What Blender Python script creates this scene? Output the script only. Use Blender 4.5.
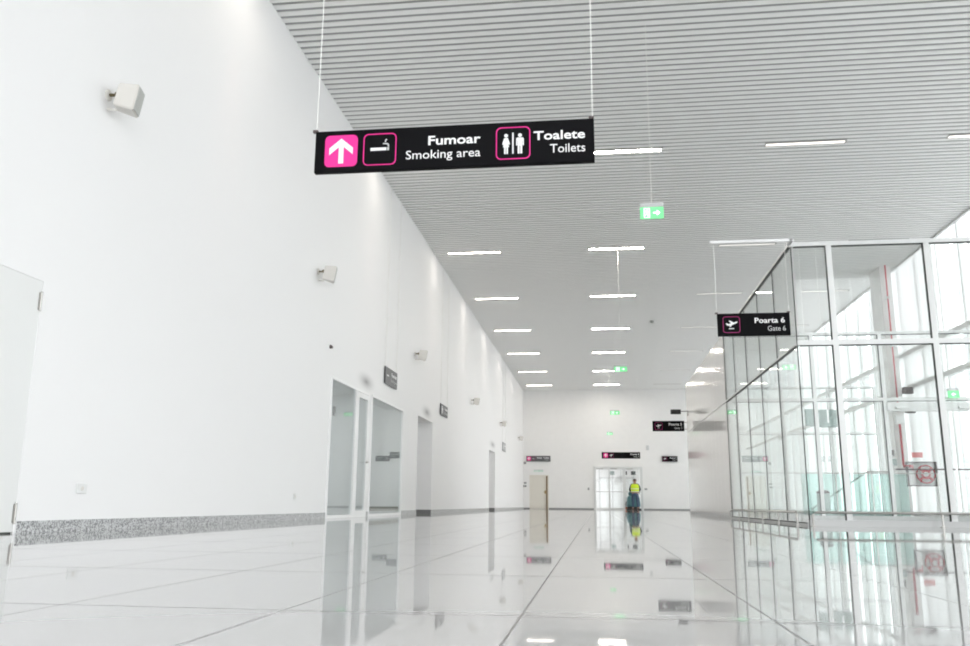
import bpy, bmesh, math, random
from mathutils import Vector, Matrix
random.seed(7)
for o in list(bpy.data.objects): bpy.data.objects.remove(o)
sc = bpy.context.scene
COL = sc.collection
PI = math.pi

# ------------------------------------------------------------------ camera
YAW, PITCH, ROLL = -0.131375, 0.211069, 0.0083976
EYE = Vector((0, 0, 0.265))
fwd = Vector((math.sin(YAW)*math.cos(PITCH), math.cos(YAW)*math.cos(PITCH), math.sin(PITCH)))
rt = Vector((math.cos(YAW), -math.sin(YAW), 0)); up = rt.cross(fwd)
r2 = math.cos(ROLL)*rt + math.sin(ROLL)*up; u2 = -math.sin(ROLL)*rt + math.cos(ROLL)*up
cd = bpy.data.cameras.new('camera'); cam = bpy.data.objects.new('camera', cd); COL.objects.link(cam)
cd.sensor_width = 36; cd.lens = 845.58/970*36; cd.clip_start = .02; cd.clip_end = 400
cam.matrix_world = Matrix(((r2.x, u2.x, -fwd.x, EYE.x), (r2.y, u2.y, -fwd.y, EYE.y), (r2.z, u2.z, -fwd.z, EYE.z), (0, 0, 0, 1)))
cd.dof.use_dof = False
sc.camera = cam

# ------------------------------------------------------------------ world, exposure
w = bpy.data.worlds.new('overcast'); sc.world = w; w.use_nodes = True
bgn = w.node_tree.nodes['Background']; bgn.inputs[0].default_value = (.975, .985, 1, 1); bgn.inputs[1].default_value = 2.0
vs = sc.view_settings
vs.view_transform = 'Standard'; vs.look = 'None'; vs.gamma = 1; vs.use_curve_mapping = False; vs.exposure = 0.95
sc.cycles.max_bounces = 14; sc.cycles.diffuse_bounces = 6; sc.cycles.glossy_bounces = 6
sc.cycles.transparent_max_bounces = 24; sc.cycles.sample_clamp_indirect = 6
sc.cycles.use_denoising = True; sc.cycles.denoising_input_passes = 'RGB_ALBEDO_NORMAL'; sc.cycles.denoising_prefilter = 'ACCURATE'; sc.cycles.use_adaptive_sampling = False; sc.cycles.filter_width = 1.9

# ------------------------------------------------------------------ materials
def mat(name, col, rough=.5, metal=0, emit=None, estr=0, noise=0, nscale=30, spec=.5, bump=0, ior=None):
    m = bpy.data.materials.new(name); m.use_nodes = True
    nt = m.node_tree; p = nt.nodes['Principled BSDF']
    p.inputs['Roughness'].default_value = rough; p.inputs['Metallic'].default_value = metal
    p.inputs['Base Color'].default_value = (*col, 1); p.inputs['Specular IOR Level'].default_value = spec
    if ior: p.inputs['IOR'].default_value = ior
    if emit: p.inputs['Emission Color'].default_value = (*emit, 1); p.inputs['Emission Strength'].default_value = estr
    if noise or bump:
        tc = nt.nodes.new('ShaderNodeTexCoord'); n = nt.nodes.new('ShaderNodeTexNoise')
        n.inputs['Scale'].default_value = nscale; n.inputs['Detail'].default_value = 4
        nt.links.new(tc.outputs['Object'], n.inputs['Vector'])
        if noise:
            r = nt.nodes.new('ShaderNodeValToRGB')
            r.color_ramp.elements[0].position = .3; r.color_ramp.elements[1].position = .7
            r.color_ramp.elements[0].color = (*[max(0, c*(1-noise)) for c in col], 1)
            r.color_ramp.elements[1].color = (*[min(1, c*(1+noise)) for c in col], 1)
            nt.links.new(n.outputs['Fac'], r.inputs[0]); nt.links.new(r.outputs[0], p.inputs['Base Color'])
        if bump:
            b = nt.nodes.new('ShaderNodeBump'); b.inputs['Strength'].default_value = bump; b.inputs['Distance'].default_value = .002
            nt.links.new(n.outputs['Fac'], b.inputs['Height']); nt.links.new(b.outputs[0], p.inputs['Normal'])
    return m

def glass(name, tint, ior=1.5, rough=0.0):
    """thin architectural glass: fresnel mix of clear transmission and mirror reflection"""
    m = bpy.data.materials.new(name); m.use_nodes = True; nt = m.node_tree
    nt.nodes.remove(nt.nodes['Principled BSDF']); out = nt.nodes['Material Output']
    # Schlick reflectance from |N.I|, the same for both faces of the pane
    geo = nt.nodes.new('ShaderNodeNewGeometry'); dt = nt.nodes.new('ShaderNodeVectorMath'); dt.operation = 'DOT_PRODUCT'
    nt.links.new(geo.outputs['Normal'], dt.inputs[0]); nt.links.new(geo.outputs['Incoming'], dt.inputs[1])
    def mth(op, x, y=None):
        n = nt.nodes.new('ShaderNodeMath'); n.operation = op
        for i, v in enumerate((x, y)):
            if v is None: continue
            if isinstance(v, (int, float)): n.inputs[i].default_value = v
            else: nt.links.new(v, n.inputs[i])
        return n.outputs[0]
    f0 = ((ior-1)/(ior+1))**2
    fac = mth('ADD', mth('MULTIPLY', mth('POWER', mth('SUBTRACT', 1, mth('ABSOLUTE', dt.outputs['Value'])), 5), 1-f0), f0)
    t = nt.nodes.new('ShaderNodeBsdfTransparent'); t.inputs[0].default_value = (*tint, 1)
    g = nt.nodes.new('ShaderNodeBsdfGlossy'); g.inputs['Roughness'].default_value = rough; g.inputs[0].default_value = (.95, .97, .97, 1)
    mx = nt.nodes.new('ShaderNodeMixShader')
    nt.links.new(fac, mx.inputs[0]); nt.links.new(t.outputs[0], mx.inputs[1]); nt.links.new(g.outputs[0], mx.inputs[2])
    nt.links.new(mx.outputs[0], out.inputs[0])
    return m

M = dict(
    wall=mat('white_plaster', (.87, .865, .855), .75, noise=.012, nscale=3),
    panelwall=mat('glossy_white_panel', (.88, .88, .87), .11, spec=.6),
    frame=mat('pale_grey_aluminium', (.70, .71, .70), .35, .15),
    sill=mat('grey_sill_metal', (.50, .505, .50), .35, .2),
    gasket_and_shade=mat('dark_gasket_and_shade', (.05, .055, .05), .5),
    steel=mat('brushed_steel', (.42, .41, .39), .28, 1.0),
    sign=mat('black_sign_panel', (.005, .005, .006), .5, spec=.06),
    midsign=mat('mid_grey_sign_panel', (.36, .36, .37), .4),
    greysign=mat('dark_grey_sign_panel', (.11, .11, .115), .4),
    pink=mat('magenta_sign_print', (.90, .015, .30), .5),
    pinkline=mat('dull_magenta_line', (.50, .02, .20), .5),
    white=mat('white_sign_print', (.9, .9, .9), .5),
    lgrey=mat('light_grey_print', (.62, .63, .63), .5),
    wire=mat('white_steel_cable', (.85, .85, .82), .4),
    baffle=mat('light_grey_ceiling_baffle', (.88, .882, .87), .5),
    back=mat('dark_gap_shade_backing', (.36, .365, .36), .8),
    lamp=mat('luminous_diffuser', (.9, .9, .9), .4, emit=(1, .92, .82), estr=62),
    lampdim=mat('faintly_glowing_diffuser', (.8, .8, .78), .4, emit=(1, .94, .88), estr=.35),
    lamphousing=mat('luminaire_housing', (.4, .4, .39), .5),
    exitg=mat('lit_green_exit_panel', (.14, .5, .22), .4, emit=(.14, .54, .22), estr=.55),
    exitw=mat('lit_white_exit_symbol', (.9, .95, .9), .4, emit=(.75, 1, .8), estr=.8),
    plastic=mat('off_white_plastic', (.70, .68, .64), .45),
    grille=mat('grey_speaker_grille', (.47, .48, .46), .6, noise=.15, nscale=160),
    darkmetal=mat('dark_bracket_metal', (.16, .13, .07), .35, .6),
    door=mat('white_painted_door', (.78, .79, .78), .5),
    cream=mat('cream_painted_door', (.78, .75, .68), .5),
    brown=mat('brown_door_edge', (.25, .15, .06), .5),
    brass=mat('brass_handle', (.4, .28, .1), .3, .8),
    room=mat('grey_room_wall', (.90, .90, .90), .8),
    roomfloor=mat('grey_room_floor', (.3, .3, .3), .4),
    red=mat('fire_red_paint', (.42, .004, .02), .4),
    redlabel=mat('pale_red_label', (.8, .22, .22), .5),
    cabinet=mat('grey_brown_cabinet_metal', (.09, .065, .065), .4),
    palegreen=mat('pale_green_print', (.62, .80, .70), .5),
    lampleft=mat('luminous_diffuser_left', (.9, .9, .9), .4, emit=(1, .90, .80), estr=13),
    hose=mat('white_canvas_hose', (.75, .74, .74), .8, noise=.06, nscale=60),
    greyg=mat('grey_green_equipment', (.30, .38, .36), .5, noise=.1, nscale=12),
    fin=mat('white_facade_fin', (.80, .82, .82), .6),
    concrete=mat('pale_apron_concrete', (.6, .6, .6), .9, noise=.05, nscale=2),
    skin=mat('skin', (.42, .24, .17), .55),
    hair=mat('brown_hair', (.10, .06, .04), .7),
    vest=mat('fluorescent_yellow_vest', (.62, .80, .02), .6),
    tape=mat('silver_reflective_tape', (.7, .72, .62), .35),
    navy=mat('dark_navy_cloth', (.022, .035, .065), .8),
    trouser=mat('blue_grey_trousers', (.06, .095, .15), .8),
    shoe=mat('brown_work_shoe', (.12, .07, .06), .6),
    teal=mat('teal_machine_plastic', (.07, .19, .21), .4),
    orange=mat('orange_brush_ring', (.5, .12, .04), .6),
    rubber=mat('black_rubber', (.02, .02, .02), .6),
    glass=glass('clear_partition_glass', (.975, .985, .98), 1.4),
    doorglass=glass('grey_door_glass', (.90, .92, .92), 1.9),
    tealglass=glass('teal_tinted_glass', (.78, .90, .88), 1.45),
    facadeglass=glass('facade_glass', (.985, .99, .99), 1.35),
)

def granite(name, dark, light, scale, rough=.2):
    m = bpy.data.materials.new(name); m.use_nodes = True; nt = m.node_tree; p = nt.nodes['Principled BSDF']
    tc = nt.nodes.new('ShaderNodeTexCoord'); v = nt.nodes.new('ShaderNodeTexNoise'); v.inputs['Scale'].default_value = scale; v.inputs['Detail'].default_value = 2
    r = nt.nodes.new('ShaderNodeValToRGB'); r.color_ramp.elements[0].position = .42; r.color_ramp.elements[1].position = .56
    r.color_ramp.elements[0].color = (*dark, 1); r.color_ramp.elements[1].color = (*light, 1)
    nt.links.new(tc.outputs['Object'], v.inputs['Vector']); nt.links.new(v.outputs['Fac'], r.inputs[0]); nt.links.new(r.outputs[0], p.inputs['Base Color'])
    p.inputs['Roughness'].default_value = rough
    return m
def translucent(name, col, k):
    m = bpy.data.materials.new(name); m.use_nodes = True; nt = m.node_tree
    nt.nodes.remove(nt.nodes['Principled BSDF']); out = nt.nodes['Material Output']
    d = nt.nodes.new('ShaderNodeBsdfDiffuse'); t = nt.nodes.new('ShaderNodeBsdfTranslucent'); mx = nt.nodes.new('ShaderNodeMixShader')
    for n in (d, t): n.inputs[0].default_value = (*col, 1)
    mx.inputs[0].default_value = k
    nt.links.new(d.outputs[0], mx.inputs[1]); nt.links.new(t.outputs[0], mx.inputs[2]); nt.links.new(mx.outputs[0], out.inputs[0])
    return m
M['fin'] = translucent('white_translucent_fin', (.84, .86, .86), .38)
M['bay'] = translucent('white_translucent_panel', (.9, .9, .9), .6)
M['granite'] = granite('speckled_grey_granite', (.20, .20, .205), (.62, .63, .63), 75, .3)

def floor_material():
    m = bpy.data.materials.new('polished_granite_tiles'); m.use_nodes = True; nt = m.node_tree; N = nt.nodes; L = nt.links
    p = N['Principled BSDF']; p.inputs['IOR'].default_value = 1.62
    tc = N.new('ShaderNodeTexCoord'); sep = N.new('ShaderNodeSeparateXYZ'); L.new(tc.outputs['Object'], sep.inputs[0])
    def math_(op, a, b=None):
        n = N.new('ShaderNodeMath'); n.operation = op
        for i, v in enumerate((a, b)):
            if v is None: continue
            if isinstance(v, (int, float)): n.inputs[i].default_value = v
            else: L.new(v, n.inputs[i])
        return n.outputs[0]
    def joint(axis, off, period, width):
        a = math_('ADD', sep.outputs[axis], -off + 1000*period)
        f = math_('MODULO', a, period)
        d = math_('MINIMUM', f, math_('SUBTRACT', period, f))
        return math_('LESS_THAN', d, width/2)
    j = math_('MAXIMUM', joint(0, -.19, .6, .006), joint(1, 2.15, 1.18, .011))
    n1 = N.new('ShaderNodeTexNoise'); n1.inputs['Scale'].default_value = 9; n1.inputs['Detail'].default_value = 6; n1.inputs['Roughness'].default_value = .75
    n2 = N.new('ShaderNodeTexNoise'); n2.inputs['Scale'].default_value = 45; n2.inputs['Detail'].default_value = 2
    L.new(tc.outputs['Object'], n1.inputs['Vector']); L.new(tc.outputs['Object'], n2.inputs['Vector'])
    s = math_('ADD', math_('MULTIPLY', n1.outputs['Fac'], .55), math_('MULTIPLY', n2.outputs['Fac'], .45))
    r = N.new('ShaderNodeValToRGB'); r.color_ramp.elements[0].position = .36; r.color_ramp.elements[1].position = .64
    r.color_ramp.elements[0].color = (.016, .016, .016, 1); r.color_ramp.elements[1].color = (.042, .042, .042, 1)
    L.new(s, r.inputs[0])
    mx = N.new('ShaderNodeMix'); mx.data_type = 'RGBA'; L.new(j, mx.inputs[0]); mx.inputs[6].default_value = (.39, .39, .385, 1); mx.inputs[7].default_value = (.15, .15, .15, 1)
    L.new(mx.outputs[2], p.inputs['Base Color'])
    ro = math_('ADD', math_('MULTIPLY', j, .34), r.outputs[0]); L.new(ro, p.inputs['Roughness'])
    return m
M['floor'] = floor_material()

def wall_patch_material():
    """white plaster with three soft grey patches, one above each opening"""
    m = bpy.data.materials.new('white_plaster_grey_patches'); m.use_nodes = True; nt = m.node_tree; N = nt.nodes; L = nt.links
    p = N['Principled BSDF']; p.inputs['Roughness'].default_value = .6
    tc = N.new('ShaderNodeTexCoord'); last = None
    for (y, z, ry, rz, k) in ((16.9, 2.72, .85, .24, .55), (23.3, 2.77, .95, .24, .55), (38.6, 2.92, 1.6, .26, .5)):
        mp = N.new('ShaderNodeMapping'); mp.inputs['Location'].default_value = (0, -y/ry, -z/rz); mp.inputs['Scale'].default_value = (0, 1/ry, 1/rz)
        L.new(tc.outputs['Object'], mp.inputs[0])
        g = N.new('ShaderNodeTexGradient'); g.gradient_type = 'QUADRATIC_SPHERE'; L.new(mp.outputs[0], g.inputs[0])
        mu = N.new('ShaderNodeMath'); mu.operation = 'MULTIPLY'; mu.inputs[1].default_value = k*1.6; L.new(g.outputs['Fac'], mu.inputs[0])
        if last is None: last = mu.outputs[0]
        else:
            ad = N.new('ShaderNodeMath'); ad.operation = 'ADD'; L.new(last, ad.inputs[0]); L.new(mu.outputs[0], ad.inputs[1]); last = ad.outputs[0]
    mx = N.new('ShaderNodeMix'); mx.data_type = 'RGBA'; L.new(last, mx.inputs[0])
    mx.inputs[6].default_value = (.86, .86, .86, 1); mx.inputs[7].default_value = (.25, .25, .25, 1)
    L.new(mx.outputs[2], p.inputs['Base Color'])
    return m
M['leftwall'] = wall_patch_material()

# ------------------------------------------------------------------ helpers
def link(name, bm, m, parent=None, smooth=False, loc=None):
    me = bpy.data.meshes.new(name); bm.normal_update(); bm.to_mesh(me); bm.free()
    me.materials.append(M[m] if isinstance(m, str) else m)
    if smooth:
        for p in me.polygons: p.use_smooth = True
    o = bpy.data.objects.new(name, me); COL.objects.link(o)
    if loc: o.location = loc
    if parent: o.parent = parent
    return o
def tag(o, label=None, cat=None, group=None, kind=None):
    if label: o['label'] = label
    if cat: o['category'] = cat
    if group: o['group'] = group
    if kind: o['kind'] = kind
    return o
def empty(name, loc, label=None, cat=None, group=None, rz=0):
    o = bpy.data.objects.new(name, None); COL.objects.link(o); o.location = loc; o.rotation_euler.z = rz; o.empty_display_size = .1
    return tag(o, label, cat, group)
def box(bm, x0, x1, y0, y1, z0, z1, mtx=None):
    vs_ = [Vector((x, y, z)) for x in (x0, x1) for y in (y0, y1) for z in (z0, z1)]
    if mtx: vs_ = [mtx @ v for v in vs_]
    v = [bm.verts.new(c) for c in vs_]
    for f in ((0, 1, 3, 2), (4, 6, 7, 5), (0, 4, 5, 1), (2, 3, 7, 6), (0, 2, 6, 4), (1, 5, 7, 3)): bm.faces.new([v[i] for i in f])
    return bm
def boxes(*bs):
    bm = bmesh.new()
    for b in bs: box(bm, *b)
    return bm
def bbox(x0, x1, y0, y1, z0, z1, bev=.01, seg=2, mtx=None):
    bm = boxes((x0, x1, y0, y1, z0, z1))
    bmesh.ops.bevel(bm, geom=bm.edges[:], offset=bev, segments=seg, profile=.5, affect='EDGES')
    if mtx: bmesh.ops.transform(bm, matrix=mtx, verts=bm.verts)
    return bm
def tube(bm, pts, r, n=10, cap=True):
    pts = [Vector(p) for p in pts]; rings = []
    rr = r if isinstance(r, (list, tuple)) else [r]*len(pts)
    for i, p in enumerate(pts):
        t = (pts[min(i+1, len(pts)-1)] - pts[max(i-1, 0)]).normalized()
        a = Vector((0, 0, 1)) if abs(t.z) < .9 else Vector((1, 0, 0))
        u = t.cross(a).normalized(); v = t.cross(u)
        rings.append([bm.verts.new(p + rr[i]*(math.cos(2*PI*k/n)*u + math.sin(2*PI*k/n)*v)) for k in range(n)])
    for a, b in zip(rings, rings[1:]):
        for k in range(n): bm.faces.new((a[k], a[(k+1) % n], b[(k+1) % n], b[k]))
    if cap: bm.faces.new(rings[0][::-1]); bm.faces.new(rings[-1])
    return bm
def T(pts, r, n=10): return tube(bmesh.new(), pts, r, n)
def merge(*bms):
    out = bmesh.new()
    for b in bms:
        me = bpy.data.meshes.new('t'); b.to_mesh(me); b.free(); out.from_mesh(me); bpy.data.meshes.remove(me)
    return out
def lathe(prof, n=24, axis='Z', center=(0, 0, 0)):
    bm = bmesh.new(); rings = []
    for (r, h) in prof:
        ring = []
        for k in range(n):
            a = 2*PI*k/n; c, s = r*math.cos(a), r*math.sin(a)
            p = (c, s, h) if axis == 'Z' else ((c, h, s) if axis == 'Y' else (h, c, s))
            ring.append(bm.verts.new(Vector(p) + Vector(center)))
        rings.append(ring)
    for a, b in zip(rings, rings[1:]):
        for k in range(n): bm.faces.new((a[k], a[(k+1) % n], b[(k+1) % n], b[k]))
    bm.faces.new(rings[0][::-1]); bm.faces.new(rings[-1])
    bmesh.ops.recalc_face_normals(bm, faces=bm.faces)
    return bm
def rrect(cx, cz, w_, h_, r, n=5):
    pts = []
    for (sx, sz, a0) in ((1, -1, -PI/2), (1, 1, 0), (-1, 1, PI/2), (-1, -1, PI)):
        for k in range(n+1):
            a = a0 + PI/2*k/n; pts.append((cx + sx*(w_/2-r) + r*math.cos(a), cz + sz*(h_/2-r) + r*math.sin(a)))
    return pts
def plate(polys, y0, t):
    """extrude 2D outlines (x,z) into thin plates whose front face looks to -Y at y0-t"""
    bm = bmesh.new()
    for poly in polys:
        a = [bm.verts.new((x, y0, z)) for x, z in poly]; b = [bm.verts.new((x, y0-t, z)) for x, z in poly]
        bm.faces.new(a); bm.faces.new(b[::-1])
        for k in range(len(poly)):
            k2 = (k+1) % len(poly); bm.faces.new((a[k], b[k], b[k2], a[k2]))
    bmesh.ops.recalc_face_normals(bm, faces=bm.faces)
    return bm
def ring(outer, inner, y0, t):
    bm = bmesh.new(); n = len(outer)
    o0 = [bm.verts.new((x, y0, z)) for x, z in outer]; i0 = [bm.verts.new((x, y0, z)) for x, z in inner]
    o1 = [bm.verts.new((x, y0-t, z)) for x, z in outer]; i1 = [bm.verts.new((x, y0-t, z)) for x, z in inner]
    for k in range(n):
        j = (k+1) % n
        bm.faces.new((o1[k], o1[j], i1[j], i1[k])); bm.faces.new((o0[k], i0[k], i0[j], o0[j]))
        bm.faces.new((o0[k], o0[j], o1[j], o1[k])); bm.faces.new((i0[k], i1[k], i1[j], i0[j]))
    bmesh.ops.recalc_face_normals(bm, faces=bm.faces)
    return bm
def circ(cx, cz, r, n=16): return [(cx + r*math.cos(2*PI*k/n), cz + r*math.sin(2*PI*k/n)) for k in range(n)]
def text(body, x0, x1, z0, z1, y0, m, parent, bold=0, name='lettering', facing=None):
    """flat lettering fitted into the rectangle x0..x1, z0..z1 on the plane y0, reading from -Y"""
    c = bpy.data.curves.new('c', 'FONT'); c.body = body; c.offset = bold; c.extrude = .01; c.resolution_u = 3
    t = bpy.data.objects.new('t', c); COL.objects.link(t); bpy.context.view_layer.update()
    me = bpy.data.meshes.new_from_object(t.evaluated_get(bpy.context.evaluated_depsgraph_get()))
    bpy.data.objects.remove(t)
    xs = [v.co.x for v in me.vertices]; ys = [v.co.y for v in me.vertices]
    sx = (x1-x0)/(max(xs)-min(xs)); sz = (z1-z0)/(max(ys)-min(ys)); mx, my = min(xs), min(ys)
    for v in me.vertices:
        v.co = Vector((x0 + (v.co.x-mx)*sx, y0 - .001 - (v.co.z+.01)*.1, z0 + (v.co.y-my)*sz))
    me.materials.clear(); me.materials.append(M[m]); me.name = name
    o = bpy.data.objects.new(name, me); COL.objects.link(o); o.parent = parent
    return o
def copy_tree(o, parent=None):
    c = o.copy(); COL.objects.link(c); c.parent = parent
    for ch in list(o.children): copy_tree(ch, c)
    return c
def struct(name, bm, m, parent=None):
    o = link(name, bm, m, parent)
    if not parent: o['kind'] = 'structure'
    return o

LX, RX, YF, H = -4.7, 9.33, 55.0, 7.56      # left wall, facade, far wall, ceiling height
TH = .45                                     # left wall thickness

# ------------------------------------------------------------------ room shell
struct('floor', boxes((-9.6, RX+.1, -10, 64, -.12, 0)), 'floor')
struct('ground', boxes((-60, 90, -40, 140, -.3, -.14)), 'concrete')

# left wall with its openings (y0, y1, top)
ops = [(5.42, 6.50, 2.11), (14.56, 17.16, 2.50), (17.36, 20.34, 2.52), (22.12, 24.18, 2.56), (37.3, 39.5, 2.62)]
bm = bmesh.new(); y = -10
for (a, b, t) in ops:
    box(bm, LX-TH, LX, y, a, 0, H+.4); box(bm, LX-TH, LX, a, b, t, H+.4); y = b
box(bm, LX-TH, LX, y, YF+.3, 0, H+.4)
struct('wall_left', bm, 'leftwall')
bm = bmesh.new()
for (a, b) in ((-10, 5.40), (6.53, 14.54), (17.18, 17.34), (20.36, 22.12), (24.18, 37.3), (39.5, YF)):
    box(bm, LX, LX+.015, a, b, 0, .098)
struct('baseboard_left', bm, 'granite')
# rooms behind the left wall: smoking room behind the glazing, and two deep doorways
bm = bmesh.new()
box(bm, -9.4, -9.2, 13.6, 21.2, 0, 3.0); box(bm, -9.2, LX-TH, 13.4, 13.6, 0, 3.0); box(bm, -9.2, LX-TH, 21.2, 21.4, 0, 3.0)
box(bm, -9.4, LX-TH, 13.4, 21.4, 3.0, 3.1)
for (a, b) in ((22.12, 24.18), (37.3, 39.5)):
    box(bm, -6.9, -6.8, a-.1, b+.1, 0, 3.0); box(bm, -6.9, LX-TH, a-.12, a, 0, 3.0); box(bm, -6.9, LX-TH, b, b+.12, 0, 3.0); box(bm, -6.9, LX-TH, a-.12, b+.12, 2.7, 2.8)
struct('wall_rooms', bm, 'room')
bm = bmesh.new()
for (a, b) in ((22.12, 24.18), (37.3, 39.5)):
    box(bm, -6.8, LX-.002, b-.02, b+.002, 0, .098)
struct('baseboard_doorways', bm, mat('dark_grey_granite', (.17, .17, .17), .4))

# unseen fill light added to brighten the room behind the glazing
ld = bpy.data.lights.new('room_fill_light', 'AREA'); ld.shape = 'RECTANGLE'; ld.size = 2.4; ld.size_y = 5; ld.energy = 24; ld.color = (.95, 1, .99)
lo = bpy.data.objects.new('room_fill_light', ld); COL.objects.link(lo); lo.location = (-7.2, 17.4, 2.95)
for yy in (23.15, 38.4):  # unseen fill lights added to brighten the doorway recesses
    ld = bpy.data.lights.new('doorway_fill_light', 'AREA'); ld.size = 1.2; ld.energy = 2.5
    lo = bpy.data.objects.new('doorway_fill_light', ld); COL.objects.link(lo); lo.location = (-5.9, yy, 2.68)
# far wall
bm = bmesh.new()
box(bm, LX-TH, -4.28, YF, YF+.3, 0, H+.4); box(bm, -4.28, -3.10, YF, YF+.3, 2.12, H+.4); box(bm, -3.10, -.22, YF, YF+.3, 0, H+.4)
box(bm, -.22, 2.83, YF, YF+.3, 2.66, H+.4); box(bm, 2.83, RX+.3, YF, YF+.3, 0, H+.4)
struct('wall_far', bm, 'wall')
struct('baseboard_far', boxes((LX, -4.30, YF-.015, YF, 0, .07), (-3.08, -.25, YF-.015, YF, 0, .07), (2.87, RX, YF-.015, YF, 0, .07)), mat('mid_grey_skirting', (.3, .3, .3), .4))
# vestibule behind the far glass doors, roofed to dim it, left side open for daylight
struct('wall_vestibule', boxes((3.0, 3.2, YF+.3, 63, 0, 3.2), (-3.6, 3.2, 63, 63.2, 0, 3.2)), 'wall')
struct('wall_passage', boxes((-4.5, -4.4, YF+.3, 56.6, 0, 2.6), (-4.4, -3.0, 56.5, 56.6, 0, 2.6), (-3.0, -2.9, YF+.3, 56.6, 0, 2.6), (-4.5, -2.9, YF+.3, 56.6, 2.6, 2.7)), 'wall')
od = empty('door_5', (.1, 61.2, 0)); od['kind'] = 'structure'
for x in (0, .9, 1.5, 2.4): link('door_post', boxes((x, x+.1, 0, .12, 0, 3.2)), 'frame', od)
link('door_transom', boxes((0, 2.5, 0, .1, 2.1, 2.2)), 'frame', od); link('door_pane', boxes((.1, 2.4, .04, .05, 0, 2.1)), 'glass', od)

# ceiling: dark backing carries the gap shade behind transverse U-shaped metal baffles
struct('ceiling', boxes((LX-TH, RX+.02, -2, YF+.3, H+.018, H+.42)), 'back')
bm = bmesh.new(); y = 2.0; PITCHB = .1785
while y < YF-.1:
    a, b, z0, z1 = y, y+.098, H, H+.018; x0, x1 = LX+.006, RX-.02
    # inverted-U profile strip with rounded lower corners
    prof = [(a, z1), (a, z0+.001), (a+.001, z0), (b-.001, z0), (b, z0+.001), (b, z1)]
    L_ = [bm.verts.new((x0, yy, zz)) for yy, zz in prof]; R_ = [bm.verts.new((x1, yy, zz)) for yy, zz in prof]
    for k in range(5): bm.faces.new((L_[k], L_[k+1], R_[k+1], R_[k]))
    bm.faces.new((L_[5], L_[0], R_[0], R_[5])); bm.faces.new(L_[::-1]); bm.faces.new(R_)
    y += PITCHB
struct('ceiling_baffles', bm, 'baffle', None)
struct('trim_1', boxes((RX-.05, RX+.02, -2, YF, H-.05, H+.08)), 'frame')

# ------------------------------------------------------------------ right facade: curtain wall
f = empty('window_1', (RX, 0, 0)); f['kind'] = 'structure'
fm = bmesh.new()
ys = [-9.6 + 1.45*k for k in range(45)]
ys = [v for v in ys if v < YF]
for v in ys: box(fm, -.0, .14, v-.03, v+.03, 0, H+.3)
for z in (.06, 3.78, 4.80): box(fm, -.03 if z > 1 else 0, .12, -9.6, YF, z-.06, z+(.07 if z > 1 else .04))
link('window_frame', fm, mat('white_facade_metal', (.88, .885, .88), .4), f)
link('window_pane', boxes((.06, .07, -9.6, YF, 0, H+.3)), 'facadeglass', f)
fn = bmesh.new(); v = -9.6; k = 0
while v < 62:
    d = (.24, .14, .30, .18)[k % 4]
    box(fn, .75, .75+d, v, v+.05, -.1, H+2.2); box(fn, .95, .97, v+.25, v+.25+(.12, .05, .16)[k % 3], -.1, H+2.2)
    v += .87; k += 1
link('facade_fins', fn, 'fin', f)
# solid white bay beside the column
struct('wall_right', boxes((RX-.04, RX-.02, 23.9, 27.6, 0, H+.3)), 'bay')
struct('trim_2', boxes((8.78, 9.10, 26.6, 27.6, 0, H+.3)), 'wall')['label'] = 'square white column against the glazed facade'
# glossy panelled wall continuing the glass partition line
bm = bmesh.new(); v = 20.25
while v < 28.9:
    box(bm, 3.005, 3.04, v+.003, min(v+.681, 29.0), .10, 2.62); box(bm, 3.005, 3.04, v+.003, min(v+.681, 29.0), 2.65, 4.24); v += .684
struct('wall_gate', bm, 'panelwall')
struct('wall_gate_core', boxes((3.035, 3.2, 20.25, 29.0, 0, 4.235)), 'frame')
struct('baseboard_gate', boxes((2.998, 3.035, 20.22, 29.0, 0, .1)), 'granite')

# ------------------------------------------------------------------ glass partitions
def partition(name, p0, p1, marks, label, zt=4.24, ztb=2.635, thin=False, corner=False):
    """post-and-rail glazed screen from p0 to p1 (2D), posts at the distances in marks"""
    p0 = Vector((*p0, 0)); p1 = Vector((*p1, 0)); d = (p1-p0); Ln = d.length
    t = empty(name, p0, label, 'glass partition', None, math.atan2(d.y, d.x))
    hw = .007 if thin else .04
    for i, s in enumerate(marks):
        if i == 0 and corner: link('corner_joint', boxes((-.006, .006, -.012, .012, 0, zt-.03)), 'gasket_and_shade', t); continue
        link('mullion', boxes((s-hw, s+hw, -.036, .036, 0, zt-.02)) if not thin else boxes((s-hw, s+hw, -.009, .009, .05, zt-.02)), 'gasket_and_shade' if thin else 'frame', t)
    th, tt = (.035, .035) if thin else (.062, .075)
    link('top_rail', boxes((-.02, Ln, -.03 if thin else -.042, .042, zt-th, zt)), 'frame', t)
    link('transom', boxes((0, Ln, -.018 if thin else -.033, .033, ztb, ztb+tt)), 'frame', t)
    link('bottom_rail', boxes((0, Ln, -.03 if thin else -.039, .039, 0, .05 if thin else .08)), 'sill', t)
    g = bmesh.new()
    for i, (a, b) in enumerate(zip(marks, list(marks[1:]) + ([Ln-.02] if thin else []))):
        for z0, z1 in ((.08, ztb), (ztb+tt, zt-th)):
            box(g, a+hw, b-hw, -.024, .024, z1-.012, z1)
            if not thin: box(g, b-hw-.009, b-hw, -.028, .028, z0, z1)
        box(g, a+hw, b-hw, -.032, -.028, .03, .045)
    link('gasket_and_shade', g, 'gasket_and_shade', t)  # dark strips standing in for the shade in the frame gaps
    ends = list(marks[1:]) + ([Ln-.02] if thin else [])
    for a, b in zip(marks, ends):
        link('glass_pane', boxes((a+hw, b-hw, -.005, .005, .05, ztb)), 'glass', t)
        link('glass_pane', boxes((a+hw, b-hw, -.005, .005, ztb+tt, zt-th)), 'glass', t)
    return t
CX, CY = 3.02, 13.0
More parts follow.
